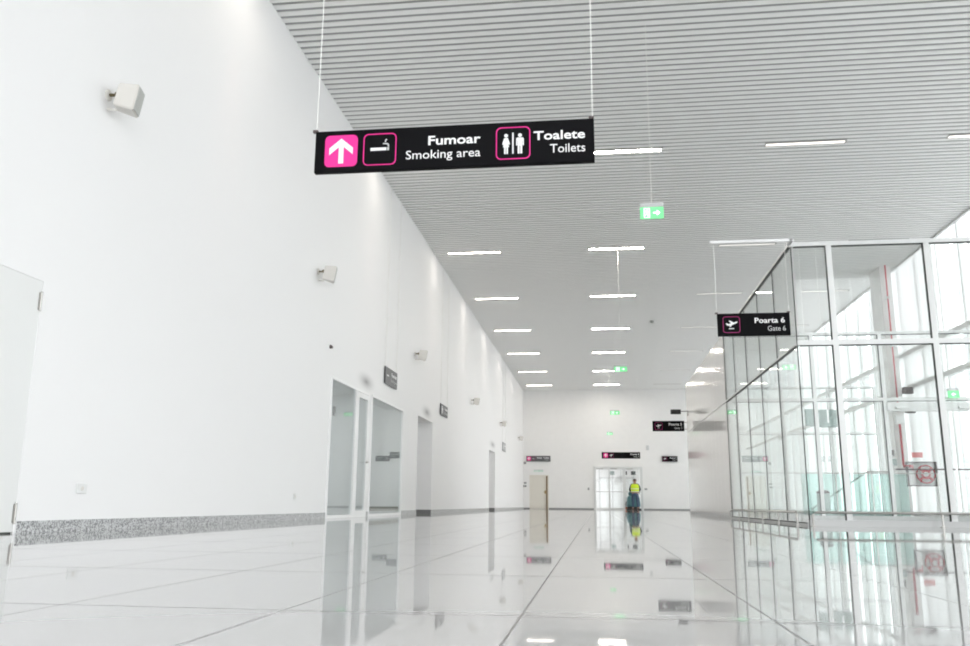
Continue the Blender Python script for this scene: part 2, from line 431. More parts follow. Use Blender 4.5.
pf = partition('glass_partition', (CX, CY), (9.28, CY), [0, .55, 1.96, 3.37, 4.78, 6.2], 'aluminium framed glass screen facing the viewer at the right, nearest of the screens', corner=True)
ps = partition('glass_partition', (CX, 20.2), (CX, CY), [.01, 1.38, 2.86, 4.3, 5.76], 'aluminium framed glass screen running along the corridor below the gate 6 sign', thin=True)
pr = partition('glass_partition', (3.1, 20.2), (9.28, 20.2), [0, 1.9, 3.42, 6.1], 'middle cross screen with a door header, behind the nearest glass screen')
link('door_header', boxes((3.45, 6.08, -.06, .06, 2.40, 2.595)), 'frame', pr)
for xx in (3.62, 4.95): link('door_closer', bbox(xx, xx+.28, -.12, -.06, 2.44, 2.50, .01), 'frame', pr)
link('push_bar', T([(3.5, -.09, 1.1), (4.75, -.09, 1.1)], .016), 'cabinet', pr)
link('push_bar', T([(4.8, -.09, 1.1), (6.05, -.09, 1.1)], .016), 'cabinet', pr)
partition('glass_partition', (3.25, 29.6), (9.28, 29.6), [0, 1.5, 3.0, 4.5, 6.0], 'farthest cross screen of the glass lounge, beyond the teal balustrade')

# arm that carries the gate sign
link('sign_arm', bbox(1.78-CX, -.02, -.24, -.18, 4.20, 4.245, .006), 'white', pf); link('sign_arm_joint', boxes((-.06, -.0, -.24, 0, 4.20, 4.24)), 'white', pf)

# low steel bumper rails
def rail(pts, posts, label):
    t = empty('bumper_rail', (pts[0][0], pts[0][1], 0), label, 'rail', 'low steel bumper rails before the glass')
    o = Vector((pts[0][0], pts[0][1], 0))
    link('rail_tube', T([Vector(p)-o for p in pts], .018, 12), 'steel', t, smooth=False)
    for p in posts:
        q = Vector(p)-o
        link('post', merge(T([(q.x, q.y, .0), (q.x, q.y, .17)], .014, 10), lathe([(.04, 0), (.04, .008), (.02, .012)], 16, center=(q.x, q.y, 0))), 'steel', t)
rail([(2.84, 12.95, .05), (2.84, 12.95, .16), (2.84, 13.0, .19), (2.84, 19.1, .19), (2.84, 19.2, .165), (2.84, 19.2, .05)],
     [(2.84, yy, 0) for yy in (12.95, 14.25, 15.6, 17.0, 18.1, 19.2)], 'low steel bumper rail running beside the corridor glass')
rail([(3.02, 12.78, .05), (3.02, 12.78, .16), (3.06, 12.78, .19), (9.2, 12.78, .19)],
     [(xx, 12.78, 0) for xx in (3.02, 4.75, 6.5, 8.2)], 'low steel bumper rail before the nearest glass screen')

# ------------------------------------------------------------------ left wall doors and glazing
d = empty('door_1', (LX, 5.42, 0)); d['kind'] = 'structure'
link('door_leaf', boxes((-.06, -.002, .002, 1.074, .014, 2.106)), 'door', d)
link('door_gap_shade', boxes((-.3, -.02, 0, 1.08, 0, .010)), 'gasket_and_shade', d)  # dark sheet standing in for the shade under the door leaf
for z in (1.93, .16):
    h = link('hinge', merge(T([(.012, 1.062, z-.085), (.012, 1.062, z+.085)], .009, 10), boxes((0, .006, 1.045, 1.08, z-.075, z+.075))), 'steel', d)
link('lining', boxes((-.3, -.004, 1.0765, 1.08, 0, 2.11), (-.3, -.004, 0, 1.08, 2.1075, 2.11)), 'white', d)
bm = boxes((LX-TH, LX-TH+.05, 5.42, 6.5, 0, 2.11)); struct('wall_closet', bm, 'wall')

def framed(bm, x0, x1, y0, y1, z0, z1, w_):
    box(bm, x0, x1, y0, y0+w_, z0, z1); box(bm, x0, x1, y1-w_, y1, z0, z1)
    box(bm, x0, x1, y0+w_, y1-w_, z1-w_, z1); box(bm, x0, x1, y0+w_, y1-w_, z0, z0+w_)
d2 = empty('door_2', (LX, 14.56, 0)); d2['kind'] = 'structure'
bm = bmesh.new(); framed(bm, -.05, .02, 0, 2.6, 0, 2.5, .05); box(bm, -.05, .02, 1.60, 1.70, .05, 2.45)
link('door_frame', bm, 'white', d2)
link('window_pane', boxes((-.02, -.012, .05, 1.60, .05, 2.45)), 'doorglass', d2)
bm = bmesh.new(); framed(bm, -.03, .025, 1.70, 2.55, .02, 2.44, .10)
lf = link('door_leaf', bm, 'white', d2)
link('door_pane', boxes((-.006, .002, 1.80, 2.45, .12, 2.34)), 'doorglass', d2)
link('door_handle', merge(T([(.02, 2.47, 1.08), (.07, 2.47, 1.08), (.07, 2.36, 1.08)], .010), lathe([(.025, .02), (.025, .03)], 14, 'X', (0, 2.47, 1.08))), 'steel', d2)
w2 = empty('window_2', (LX, 17.36, 0)); w2['kind'] = 'structure'
bm = bmesh.new(); framed(bm, -.05, .02, 0, 2.98, 0, 2.52, .05)
link('window_frame', bm, 'white', w2)
link('window_pane', boxes((-.02, -.012, .05, 2.93, .05, 2.47)), 'doorglass', w2)
link('window_rail', boxes((-.05, -.03, .05, 2.93, .10, .19)), 'darkmetal', w2)
link('display_board', boxes((-.9, -.86, .2, .3, 2.1, 2.3)), 'greysign', w2)

# ------------------------------------------------------------------ far wall doors
d = empty('door_3', (-4.28, YF, 0)); d['kind'] = 'structure'
bm = bmesh.new(); box(bm, -.02, .05, -.02, .3, 0, 2.12); box(bm, 1.13, 1.20, -.02, .3, 0, 2.12); box(bm, .05, 1.13, -.02, .3, 2.06, 2.12)
link('door_frame', bm, 'cream', d)
link('door_leaf', boxes((.05, 1.04, .10, .15, .01, 2.06)), 'cream', d)
link('door_edge', boxes((1.04, 1.13, .02, .15, .0, 2.06)), 'brown', d)
link('door_handle', merge(T([(.97, .1, 1.05), (.97, .03, 1.05), (.86, .03, 1.05)], .014), boxes((.93, 1.01, .09, .1, .95, 1.15))), 'brass', d)
d = empty('door_4', (-.22, YF, 0)); d['kind'] = 'structure'
bm = bmesh.new()
box(bm, 0, .09, -.03, .1, 0, 2.66); box(bm, 2.96, 3.05, -.03, .1, 0, 2.66); box(bm, .09, 2.96, -.03, .1, 2.56, 2.66); box(bm, 1.86, 1.96, -.03, .1, 0, 2.56)
link('door_frame', bm, 'frame', d)
for (a, b) in ((.09, .97), (.97, 1.86), (1.96, 2.96)):
    bm = bmesh.new()
    box(bm, a, a+.05, .01, .06, .01, 2.56); box(bm, b-.05, b, .01, .06, .01, 2.56); box(bm, a+.05, b-.05, .01, .06, 2.48, 2.56); box(bm, a+.05, b-.05, .01, .06, .01, .10)
    link('door_leaf', bm, 'frame', d)
    link('door_pane', boxes((a+.05, b-.05, .03, .04, .10, 2.48)), 'facadeglass', d)
    link('push_bar', T([(a+.04, -.03, 1.1), (b-.04, -.03, 1.1)], .018), 'steel', d)
    link('closer', boxes((a+.08, a+.5, -.02, .02, 2.50, 2.56)), 'steel', d)

# ------------------------------------------------------------------ ceiling strip lights
def luminaire(name, dm):
    t = empty(name, (0, 0, H))
    bm = bmesh.new(); box(bm, -.78, .78, -.075, -.06, -.015, .09); box(bm, -.78, .78, .06, .075, -.015, .09); box(bm, -.80, -.78, -.075, .075, -.015, .09); box(bm, .78, .80, -.075, .075, -.015, .09); box(bm, -.78, .78, -.06, .06, .07, .09)
    link('housing', bm, 'lamphousing', t)
    link('diffuser', bbox(-.775, .775, -.058, .058, -.012, .03, .006, 1), dm, t)
    return t
rows = [9.9, 17.04, 24.06, 29.85, 35.67, 41.43, 47.37, 52.98]
rown = ['first', 'second', 'third', 'fourth', 'fifth', 'sixth', 'seventh', 'last']
colsx = [(-3.52, 'left', True), (.68, 'centre', True), (4.40, 'right', False), (7.98, 'outermost', False)]
protos = {}
for ci, (cx, cn, lit) in enumerate(colsx):
    for ri, ry in enumerate(rows):
        if ci > 0 and ri == 0: continue
        key = ('wash' if ci == 0 else lit) if not (ci >= 2 and ri == 1) else 'half'
        if key not in protos:
            o = luminaire('ceiling_strip_light', 'lampleft' if ci == 0 else 'lamp' if lit else 'lampdim')
            if key == 'half':
                for ch in o.children:
                    if ch.name.startswith('diffuser'):
                        ch.data.materials[0] = mat('softly_glowing_diffuser', (.8, .8, .78), .4, emit=(1, .90, .84), estr=.85)
            protos[key] = o
        else: o = copy_tree(protos[key])
        o.location = (cx*.9905, ry*.9905, H)
        lb = '%s ceiling strip light in the %s row, %s from the front' % ('glowing' if lit else 'faint', cn, rown[ri] if ri < 7 else 'the farthest')
        tag(o, lb, 'ceiling light', 'strip lights between the ceiling baffles')
        if ci == 0 and ri == 0:
            # wall-wash downlight built into the left slots
            ld = bpy.data.lights.new('wall_washer', 'SPOT'); ld.energy = 42; ld.color = (1, .66, .60); ld.spot_size = math.radians(34); ld.spot_blend = .8; ld.shadow_soft_size = .04
            lo = bpy.data.objects.new('wall_washer', ld); COL.objects.link(lo); lo.parent = o; lo.location = (-.92, 0, -.03); lo.rotation_euler = (0, math.radians(-3), 0)

# smoke detector
t = lathe([(.05, 0), (.09, -.02), (.10, -.05), (.06, -.09), (.02, -.10)], 20, center=(0, 0, 0))
o = link('smoke_detector', t, 'grille', None, True, (2.32, 33.93, H)); tag(o, 'small round grey detector on the ceiling right of the centre strip lights', 'detector')

# ------------------------------------------------------------------ hanging signs
def icon_square(t, cx, cz, s, filled=False, y0=0):
    if filled: return link('pictogram_field', plate([rrect(cx, cz, s, s, s*.15)], y0, .004), 'pink', t)
    return link('pictogram_frame', ring(rrect(cx, cz, s, s, s*.15), rrect(cx, cz, s*.945, s*.945, s*.13), y0, .004), 'pink', t)
def P_arrow(cx, cz, s):
    a = [(-.07, -.40), (.08, -.40), (.08, .12), (.36, -.12), (.36, .09), (0, .39), (-.36, .09), (-.36, -.12), (-.07, .12)]
    return [[(cx+x*s, cz+z*s) for x, z in a]]
def P_cig(cx, cz, s):
    polys = [[(-.28, -.04), (.20, -.04), (.20, .05), (-.28, .05)]]
    return [[(cx+x*s, cz+z*s) for x, z in q] for q in polys]
def P_smoke(cx, cz, s):
    polys = [[(.225, -.04), (.28, -.04), (.28, .05), (.225, .05)],
             [(.24, .07), (.28, .07), (.28, .13), (.25, .18), (.17, .19), (.10, .19), (.09, .16), (.16, .155), (.22, .145), (.24, .12)],
             [(.15, .22), (.18, .22), (.19, .27), (.22, .30), (.19, .32), (.155, .28)]]
    return [[(cx+x*s, cz+z*s) for x, z in q] for q in polys]
def P_toilet(cx, cz, s):
    W_ = [(-.26, .16), (-.15, .16), (-.09, -.03), (-.125, -.045), (-.165, .07), (-.115, -.12), (-.15, -.12), (-.15, -.33), (-.195, -.33), (-.195, -.12), (-.215, -.12), (-.215, -.33), (-.26, -.33), (-.26, -.12), (-.295, -.12), (-.245, .07), (-.285, -.045), (-.32, -.03)]
    Mn = [(.12, .16), (.28, .16), (.31, .13), (.31, -.08), (.275, -.08), (.275, .08), (.265, .08), (.265, -.33), (.21, -.33), (.21, -.08), (.19, -.08), (.19, -.33), (.135, -.33), (.135, .08), (.125, .08), (.125, -.08), (.09, -.08), (.09, .13)]
    bar = [(-.025, -.33), (.015, -.33), (.015, .32), (-.025, .32)]
    out = [[(cx+x*s, cz+z*s) for x, z in q] for q in (W_, Mn, bar)]
    out += [circ(cx-.205*s, cz+.235*s, .055*s), circ(cx+.20*s, cz+.235*s, .055*s)]
    return out
def P_plane(cx, cz, s):
    a = [(-.34, .06), (-.28, .10), (-.19, .04), (-.02, .08), (-.16, .24), (-.08, .25), (.14, .13), (.30, .19), (.36, .17), (.34, .11), (.22, .05), (.04, -.02), (-.06, -.14), (-.13, -.14), (-.08, -.05), (-.22, -.07)]
    bar = [(-.16, -.22), (.14, -.22), (.14, -.27), (-.16, -.27)]
    return [[(cx+x*s, cz+z*s) for x, z in q] for q in (a, bar)]
def hang_sign(x0, x1, yy, z0, z1, label, wires=(), group='black wayfinding signs', panel='sign', rz=0, name='hanging_sign', ztop=H):
    w_, h_ = x1-x0, z1-z0
    t = empty(name, (x0, yy, z0), label, 'sign', group, rz)
    link('panel', bbox(0, w_, 0, .05, 0, h_, .004, 1), panel, t)
    for wx in wires: link('suspension_wire', T([(wx, .025, h_), (wx, .025, ztop-z0)], .0042, 8), 'wire', t)
    for wx in wires: link('wire_clamp', boxes((wx-.03, wx+.012, .01, .04, h_, h_+.022)), 'cabinet', t)
    return t, w_, h_

# main sign over the corridor
t, w_, h_ = hang_sign(-2.335, .03, 6.5, 3.0, 3.375, 'large black sign with pink arrow, Smoking area and Toilets, hanging nearest the viewer', (.0, 2.352))
def sq(u0, u1, vmid, fill=False):
    cx = (u0+u1)/2*w_; s = (u1-u0)*w_; return cx, vmid*h_, s
ms = .285
c = (.098*w_, .50*h_, ms); icon_square(t, *c, True); link('arrow', plate(P_arrow(c[0], c[1], ms), -.004, .003), 'white', t)
c = (.240*w_, .50*h_, ms); icon_square(t, *c); link('cigarette', plate(P_cig(*c), 0, .004), 'white', t); link('smoke', plate(P_smoke(*c), 0, .004), 'lgrey', t)
c = (.718*w_, .50*h_, ms); icon_square(t, *c); link('toilet_figures', plate(P_toilet(*c), 0, .004), 'white', t)
text('Fumoar', .416*w_, .603*w_, .54*h_, .76*h_, 0, 'white', t, .018)
text('Smoking area', .336*w_, .603*w_, .16*h_, .43*h_, 0, 'white', t, 0)
text('Toalete', .790*w_, .968*w_, .54*h_, .75*h_, 0, 'white', t, .018)
text('Toilets', .847*w_, .968*w_, .23*h_, .43*h_, 0, 'white', t, 0)

def gate_sign(x0, x1, yy, z0, z1, num, label, wires, ztop=H, name='hanging_sign', frame='pinkline'):
    t, w_, h_ = hang_sign(x0, x1, yy, z0, z1, label, wires, ztop=ztop, name=name)
    s = .72*h_; cx = .192*w_ if w_/h_ > 2.5 else .2*w_
    o = icon_square(t, cx, .5*h_, s); o.data.materials[0] = M[frame]
    link('plane_pictogram', plate(P_plane(cx, .5*h_, s), 0, .004), 'white', t)
    text('Poarta '+num, .515*w_, .93*w_, .55*h_, .79*h_, 0, 'white', t, .018)
    text('Gate '+num, .69*w_, .935*w_, .20*h_, .42*h_, 0, 'lgrey', t, 0)
    return t
gate_sign(1.842, 2.895, 12.8, 2.76, 3.105, '6', 'black gate 6 sign with a take-off plane, hanging before the glass screen corner', (.0, 1.05), 4.2)
g5 = gate_sign(1.84, 2.86, 28.4, 2.655, 2.99, '5', 'black gate 5 sign standing out from the end of the panelled wall', ())
for z in (.05, .27): link('bracket', boxes((1.02, 1.17, .015, .035, z, z+.03)), 'steel', g5)
# sign over the far doors
t, w_, h_ = hang_sign(.27, 2.38, 48, 2.80, 3.15, 'long black sign with pink arrow and plane above the far glass doors', (.05, 2.06))
c = (.105*w_, .5*h_, .25); icon_square(t, *c, True); link('arrow', plate(P_arrow(c[0], c[1], .25), -.004, .003), 'white', t)
c = (.25*w_, .5*h_, .25); icon_square(t, *c).data.materials[0] = M['pinkline']; link('plane_pictogram', plate(P_plane(*c), 0, .004), 'white', t)
text('Poarta 4', .75*w_, .97*w_, .55*h_, .80*h_, 0, 'white', t, .018); text('Gate 4', .83*w_, .97*w_, .18*h_, .42*h_, 0, 'lgrey', t)
gate_sign(4.07, 5.03, 54.9, 2.98, 3.32, '3', 'small black gate sign on the far wall right of the glass doors', ())
# sign above the far left door
t, w_, h_ = hang_sign(-4.50, -2.95, 54.9, 2.97, 3.33, 'dark grey sign with pink arrow above the cream door', (), panel='greysign')
c = (.11*w_, .5*h_, .25); icon_square(t, *c, True); link('arrow', plate(P_arrow(c[0], c[1], .25), -.004, .003), 'white', t)
c = (.30*w_, .5*h_, .25); icon_square(t, *c).data.materials[0] = M['pinkline']; link('cigarette', plate(P_cig(c[0], c[1], .25), 0, .004), 'white', t)
text('Fumoar', .44*w_, .66*w_, .52*h_, .80*h_, 0, 'white', t, .018); text('Toalete', .71*w_, .95*w_, .52*h_, .80*h_, 0, 'white', t, .018)
text('Toilets', .74*w_, .95*w_, .18*h_, .42*h_, 0, 'lgrey', t)
# flush dark signs along the left wall (they face the corridor)
def wall_sign(y0, y1, z0, z1, ro, en, label, icon, wires=True, col='greysign'):
    w_, h_ = y1-y0, z1-z0
    t = empty('wall_sign', (LX+.045, y0, z0), label, 'sign', 'dark signs hanging along the left wall', PI/2)
    link('panel', bbox(0, w_, 0, .03, 0, h_, .003, 1), col, t)
    s = .3*w_
    link('pictogram', plate(icon(.2*w_, .52*h_, s), 0, .004), 'white', t)
    text(ro, .5*w_, .95*w_, .56*h_, .8*h_, 0, 'white', t, .018); text(en, .45*w_, .95*w_, .2*h_, .42*h_, 0, 'lgrey', t)
    for wx in (.04, w_-.04): link('suspension_wire', T([(wx, .015, h_), (wx, .015, H-z0)], .006, 6), 'wire', t)
wall_sign(18.31, 19.44, 2.895, 3.28, 'Fumoar', 'Smoking area', 'dark grey wall sign with two lines of text above the glazed door', P_cig)
wall_sign(25.2, 26.4, 2.91, 3.25, 'Toalete', 'Toilets', 'dark grey wall sign just past the first open doorway', P_toilet)
o = wall_sign(42.5, 43.8, 2.89, 3.33, 'Toalete', 'Toilets', 'pale thin wall sign past the second, distant doorway', P_toilet, col='midsign')

# small monitor on a bracket over the gate 5 sign
t = empty('display_screen', (2.44, 28.45, 3.22), 'small black screen on a bracket above the gate 5 sign', 'screen')
link('screen', bbox(0, .33, -.04, .04, 0, .15, .008), 'rubber', t)
link('bracket_arm', merge(T([(.33, 0, .09), (.56, 0, .09), (.56, 0, -.05)], .014), boxes((.54, .60, -.02, .02, -.06, -.03))), 'cabinet', t)

# green exit signs
def exit_sign(x0, x1, yy, z0, z1, label, wire=True, name='exit_sign', man=True, flip=False):
    w_, h_ = x1-x0, z1-z0
    t = empty(name, (x0, yy, z0), label, 'exit sign', 'green lit exit signs')
    link('housing', bbox(0, w_, 0, .06, h_*.74, h_, .006, 1), 'lgrey', t)
    link('lit_panel', boxes((0, w_, .015, .035, 0, h_*.74)), 'exitg', t)
    s = h_*.74
    a = [(-.28, -.06), (.02, -.06), (.02, -.25), (.30, 0), (.02, .25), (.02, .06), (-.28, .06)]
    if flip: a = [(-x, z) for x, z in a]
    ax = (.70 if man else .5)*w_
    link('arrow', plate([[(ax+x*s, s*.5+z*s) for x, z in a]], .015, .003), 'exitw', t)
    if man:
        d0 = [(.16*w_, .08*s), (.42*w_, .08*s), (.42*w_, .92*s), (.16*w_, .92*s)]
        d1 = [(.20*w_, .12*s), (.38*w_, .12*s), (.38*w_, .86*s), (.20*w_, .86*s)]
        link('door_pictogram', ring(d0, d1, .015, .003), 'exitw', t)
        m_ = [(.0, .20), (.07, .17), (.13, .05), (.19, .07), (.20, .03), (.11, -.01), (.06, .07), (.03, -.04), (.12, -.14), (.10, -.33), (.05, -.33), (.06, -.17), (-.04, -.09), (-.09, -.22), (-.22, -.24), (-.22, -.19), (-.12, -.17), (-.05, .02), (-.08, .12), (-.15, .05), (-.19, .08), (-.09, .20)]
        link('running_figure', plate([[(.29*w_+x*s, .5*s+z*s) for x, z in m_], circ(.29*w_+.03*s, .5*s+.27*s, .05*s, 12)], .015, .004), 'exitw', t)
    if wire: link('suspension_wire', T([(w_*.5, .03, h_), (w_*.5, .03, H-z0)], .0042, 6), 'wire', t)
    return t
exit_sign(.70, 1.04, 12.0, 4.38, 4.62, 'lit green exit sign with white arrow, nearest on the ceiling wire')
exit_sign(.53, .90, 24.0, 3.97, 4.16, 'lit green exit sign hanging near the seventh centre strip light')
exit_sign(.56, .93, 34.0, 3.79, 3.98, 'third hanging green exit sign, before the far wall')
exit_sign(.58, .88, 47.0, 4.03, 4.20, 'faintest hanging green exit sign, lowest before the far wall')
exit_sign(7.84, 8.08, 20.05, 2.68, 2.90, 'green exit sign with arrow on the cross screen near the fire hose', wire=False, man=False, flip=True)
t = exit_sign(-4.02, -3.42, 54.93, 2.32, 2.46, 'pale exit sign directly above the cream door', wire=False)
for ch in t.children:
    if ch.name.startswith('lit_panel'): ch.data.materials[0] = M['palegreen']
    if ch.name.startswith(('arrow', 'door_p', 'runn')): ch.data.materials[0] = M['white']

# ------------------------------------------------------------------ wall speakers
def speaker():
    t = empty('wall_speaker', (LX, 0, 0))
    link('wall_plate', lathe([(.055, 0), (.055, .012), (.035, .02)], 18, 'X'), 'plastic', t)
    link('bracket', merge(T([(.01, 0, 0), (.10, 0, -.005)], [.018, .013]), lathe([(.012, .07), (.028, .085), (.028, .11), (.012, .125)], 14, 'X')), 'darkmetal', t)
    link('tilt_arm', T([(.005, 0, -.15), (.12, -.01, -.17)], .012, 8), 'plastic', t)
    mt = Matrix.Translation((.20, .03, -.04)) @ Matrix.Rotation(math.radians(10), 4, 'Y') @ Matrix.Rotation(math.radians(17), 4, 'Z')
    # tapered cabinet: back at -x, grille at +x
    bm = bmesh.new()
    co = []
    for (x, hy, hz) in ((-.10, .09, .115), (.10, .115, .135)):
        co.append([bm.verts.new(mt @ Vector((x, sy*hy, sz*hz))) for sy, sz in ((-1, -1), (1, -1), (1, 1), (-1, 1))])
    for k in range(4): bm.faces.new((co[0][k], co[0][(k+1) % 4], co[1][(k+1) % 4], co[1][k]))
    bm.faces.new(co[0][::-1]); bm.faces.new(co[1])
    bmesh.ops.recalc_face_normals(bm, faces=bm.faces)
    bmesh.ops.bevel(bm, geom=bm.edges[:], offset=.01, segments=2, affect='EDGES')
    link('cabinet', bm, 'plastic', t)
    link('grille', bbox(.094, .108, -.10, .10, -.12, .12, .005, 1, mtx=mt), 'grille', t)
    return t
sp = speaker()
wh = ['white box speaker high on the left wall, nearest the viewer', 'white box speaker left of the hanging smoking sign wires, second along the wall',
      'white box speaker above the glazed doors, third along the wall', 'white box speaker past the first open doorway, fourth along the wall',
      'white box speaker before the distant doorway, fifth along the wall', 'white box speaker nearest the far wall, sixth and smallest']
for i, (yy, zz) in enumerate(((7.12, 4.17), (13.56, 4.16), (21.54, 4.13), (31.7, 4.13), (41.5, 4.2), (51.0, 4.2))):
    o = sp if i == 0 else copy_tree(sp)
    o.location = (LX, yy, zz); tag(o, wh[i], 'speaker', 'box speakers along the left wall')
o = link('wall_camera', merge(lathe([(.035, 0), (.035, .02), (.02, .04)], 14, 'X'), boxes((.02, .05, -.02, .02, -.03, .01))), 'cabinet', None, False, (LX, 14.41, 3.0)); tag(o, 'tiny dark sensor on the left wall above the glazed door', 'sensor')
# sockets and switches
def plate_unit(name, x, yy, z, label, cat, sx=.09, sz=.09, m='plastic', axis='X'):
    t = empty(name, (x, yy, z), label, cat)
    if axis == 'X':
        link('cover_plate', bbox(0, .012, -sx/2, sx/2, -sz/2, sz/2, .004, 1), 'door', t); link('insert', lathe([(.02, .012), (.02, .016)], 14, 'X'), 'plastic', t)
    else:
        link('cover_plate', bbox(-sx/2, sx/2, -.03, 0, -sz/2, sz/2, .006, 1), m, t); link('insert', bbox(-sx/4, sx/4, -.036, -.028, -sz/4, sz/4, .002, 1), 'lgrey', t)
plate_unit('wall_socket', LX, 7.36, .375, 'white socket low on the left wall beside the flush door', 'socket', .16)
plate_unit('wall_socket', LX, 13.0, .36, 'white socket low on the left wall before the glazed door', 'socket')
plate_unit('alarm_button', -4.60, YF, 2.88, 'dark alarm unit high in the far left corner', 'alarm', .14, .14, 'cabinet', 'Y')
plate_unit('light_switch', -4.58, YF, 1.62, 'upper grey switch left of the cream door', 'switch', .14, .10, 'greysign', 'Y')
plate_unit('light_switch', -4.62, YF, 1.42, 'lower wide grey switch left of the cream door', 'switch', .22, .10, 'greysign', 'Y')
plate_unit('door_control', -.56, YF, 1.27, 'small dark control left of the far glass doors', 'switch', .10, .14, 'greysign', 'Y')
plate_unit('door_control', 3.02, YF, 1.27, 'small dark control right of the far glass doors', 'switch', .16, .10, 'greysign', 'Y')
plate_unit('wall_speaker', 3.2, YF, 3.85, 'grey box unit on the far wall above the worker', 'speaker', .18, .3, 'lgrey', 'Y')
# things seen in the vestibule through the far doors
for (xx, s_, lb) in ((.85, .28, 'grey hanging unit seen through the left pane of the far doors'), (1.72, .22, 'black hanging sign seen behind the far door post'), (2.2, .30, 'black hanging sign seen above the worker through the door')):
    o = link('hanging_sign', bbox(xx, xx+s_, 57.0, 57.06, 2.22, 2.46, .01), 'greyg' if xx < 1 else 'rubber'); tag(o, lb, 'sign', 'signs beyond the far doors')
    link('suspension_wire', T([(xx+s_/2, 57.03, 2.42), (xx+s_/2, 57.03, 3.2)], .01, 6), 'wire', o)
struct('ceiling_vestibule', boxes((-1.2, 3.2, YF+.3, 63.2, 3.2, 3.3)), 'wall')  # unseen roof added to dim the vestibule

# ------------------------------------------------------------------ inside the glass lounge
t = empty('glass_balustrade', (4.95, 22.0, 0), 'teal tinted glass balustrade behind the cross screen', 'balustrade')
for k in range(3):
    link('glass_pane', boxes((.03+k*.84, .83+k*.84, -.006, .006, .03, 1.06)), 'tealglass', t)
link('handrail', T([(-1.6, 0, 1.08), (3.2, 0, 1.08)], .012), 'steel', t)
for xx in (-1.6, 3.2): link('post', T([(xx, 0, 0), (xx, 0, 1.08)], .014), 'steel', t)
link('base_channel', boxes((-1.6, 3.2, -.03, .03, 0, .06)), 'frame', t)
t = empty('stair_handrail', (5.4, 23.0, 0), 'slanting steel handrail rising behind the teal balustrade', 'handrail')
link('rail_tube', T([(0, 0, .2), (1.45, 0, 1.16), (2.0, 0, 1.16)], .022), 'steel', t)
for xx, hh in ((.05, .22), (1.45, 1.16), (2.0, 1.16)): link('post', T([(xx, 0, 0), (xx, 0, hh)], .018), 'steel', t)
def hanging_box(x0, x1, z0, z1, yy, label):
    t = empty('hanging_display', (x0, yy, z0), label, 'display')
    w_, h_ = x1-x0, z1-z0
    link('panel', bbox(0, w_, 0, .08, 0, h_, .015), 'greyg', t)
    link('suspension_wire', T([(w_/2, .04, h_), (w_/2, .04, H-z0)], .006, 6), 'wire', t)
    return t
t = hanging_box(5.66, 5.92, 2.42, 2.88, 24, 'narrow grey-green hanging panel inside the glass lounge')
t = hanging_box(6.02, 6.48, 2.38, 2.86, 24, 'wide grey-green hanging panel with a white strip inside the glass lounge')
link('white_strip', boxes((.20, .25, -.01, 0, .12, .48)), 'white', t)
t = empty('litter_bin', (5.3, 21.3, 0), 'grey bin standing before the teal balustrade', 'bin')
link('body', lathe([(.13, 0), (.15, .02), (.15, .55), (.14, .58)], 20), 'greyg', t); link('lid', lathe([(.155, .58), (.15, .62), (.08, .66)], 20), 'cabinet', t)

# fire hose cabinet with its feed pipe
t = empty('fire_hose_cabinet', (8.42, 24.9, .84), 'open grey cabinet with a red fire hose reel beside the facade', 'fire hose')
W_, H_, D_ = .78, .66, .13
bm = boxes((0, .03, -D_, 0, 0, H_), (W_-.03, W_, -D_, 0, 0, H_), (.03, W_-.03, -D_, 0, 0, .03), (.03, W_-.03, -D_, 0, H_-.03, H_), (.03, W_-.03, -.02, 0, .03, H_-.03))
link('cabinet_body', bm, 'cabinet', t)
link('back_panel', boxes((.03, W_-.03, -.03, -.02, .03, H_-.03)), 'white', t)
cc = (.46, 0, .32)
reel = []
for k in range(33):
    a = 2*PI*k/32; reel.append((cc[0]+.235*math.cos(a), -.16, cc[2]+.235*math.sin(a)))
link('reel_rim', T(reel, .020, 8), 'red', t, True)
link('reel_hub', T([(cc[0]+.10*math.cos(2*PI*k/24), -.17, cc[2]+.10*math.sin(2*PI*k/24)) for k in range(25)], .034, 10), 'red', t, True)
link('hub_face', lathe([(.055, -.205), (.055, -.20)], 20, 'Y', cc), 'hose', t)
bm = bmesh.new()
for k in range(4):
    a = PI/4 + 2*PI*k/4; tube(bm, [(cc[0]+.12*math.cos(a), -.17, cc[2]+.12*math.sin(a)), (cc[0]+.23*math.cos(a), -.17, cc[2]+.23*math.sin(a))], .034, 8)
link('reel_spokes', bm, 'red', t)
hp = []
for k in range(150):
    a = 2*PI*k/30; r = .12+.018*(k/30); hp.append((cc[0]+r*math.cos(a), -.11, cc[2]+r*math.sin(a)))
link('coiled_hose', T(hp, .012, 6), 'hose', t, True)
link('valve', merge(lathe([(.03, -.03), (.05, -.02), (.05, .05), (.03, .06)], 14, 'Z', (.09, -.12, .52)), T([(-.08, -.12, .55), (.15, -.12, .55), (.15, -.12, .42)], .022)), 'red', t)
t = empty('fire_pipe', (8.90, 26.45, 0), 'thin red fire water pipe running down the facade column', 'pipe')
link('upper_pipe', T([(0, 0, 3.05), (0, 0, H-.005)], .022, 10), mat('glass_hazed_red', (.62, .16, .18), .5), t)  # upper run paler: haze of the glass is put into its red
link('lower_pipe', T([(0, 0, 2.95), (0, 0, 1.52), (-.02, -.1, 1.42), (-.50, -1.52, 1.40)], .032, 10), 'red', t)
link('junction_box', bbox(-.13, .10, -.12, .02, 2.68, 2.94, .012), 'white', t)
link('clamp', boxes((-.05, .05, -.04, .1, 5.0, 5.06), (-.05, .05, -.04, .1, 6.5, 6.56)), 'frame', t)
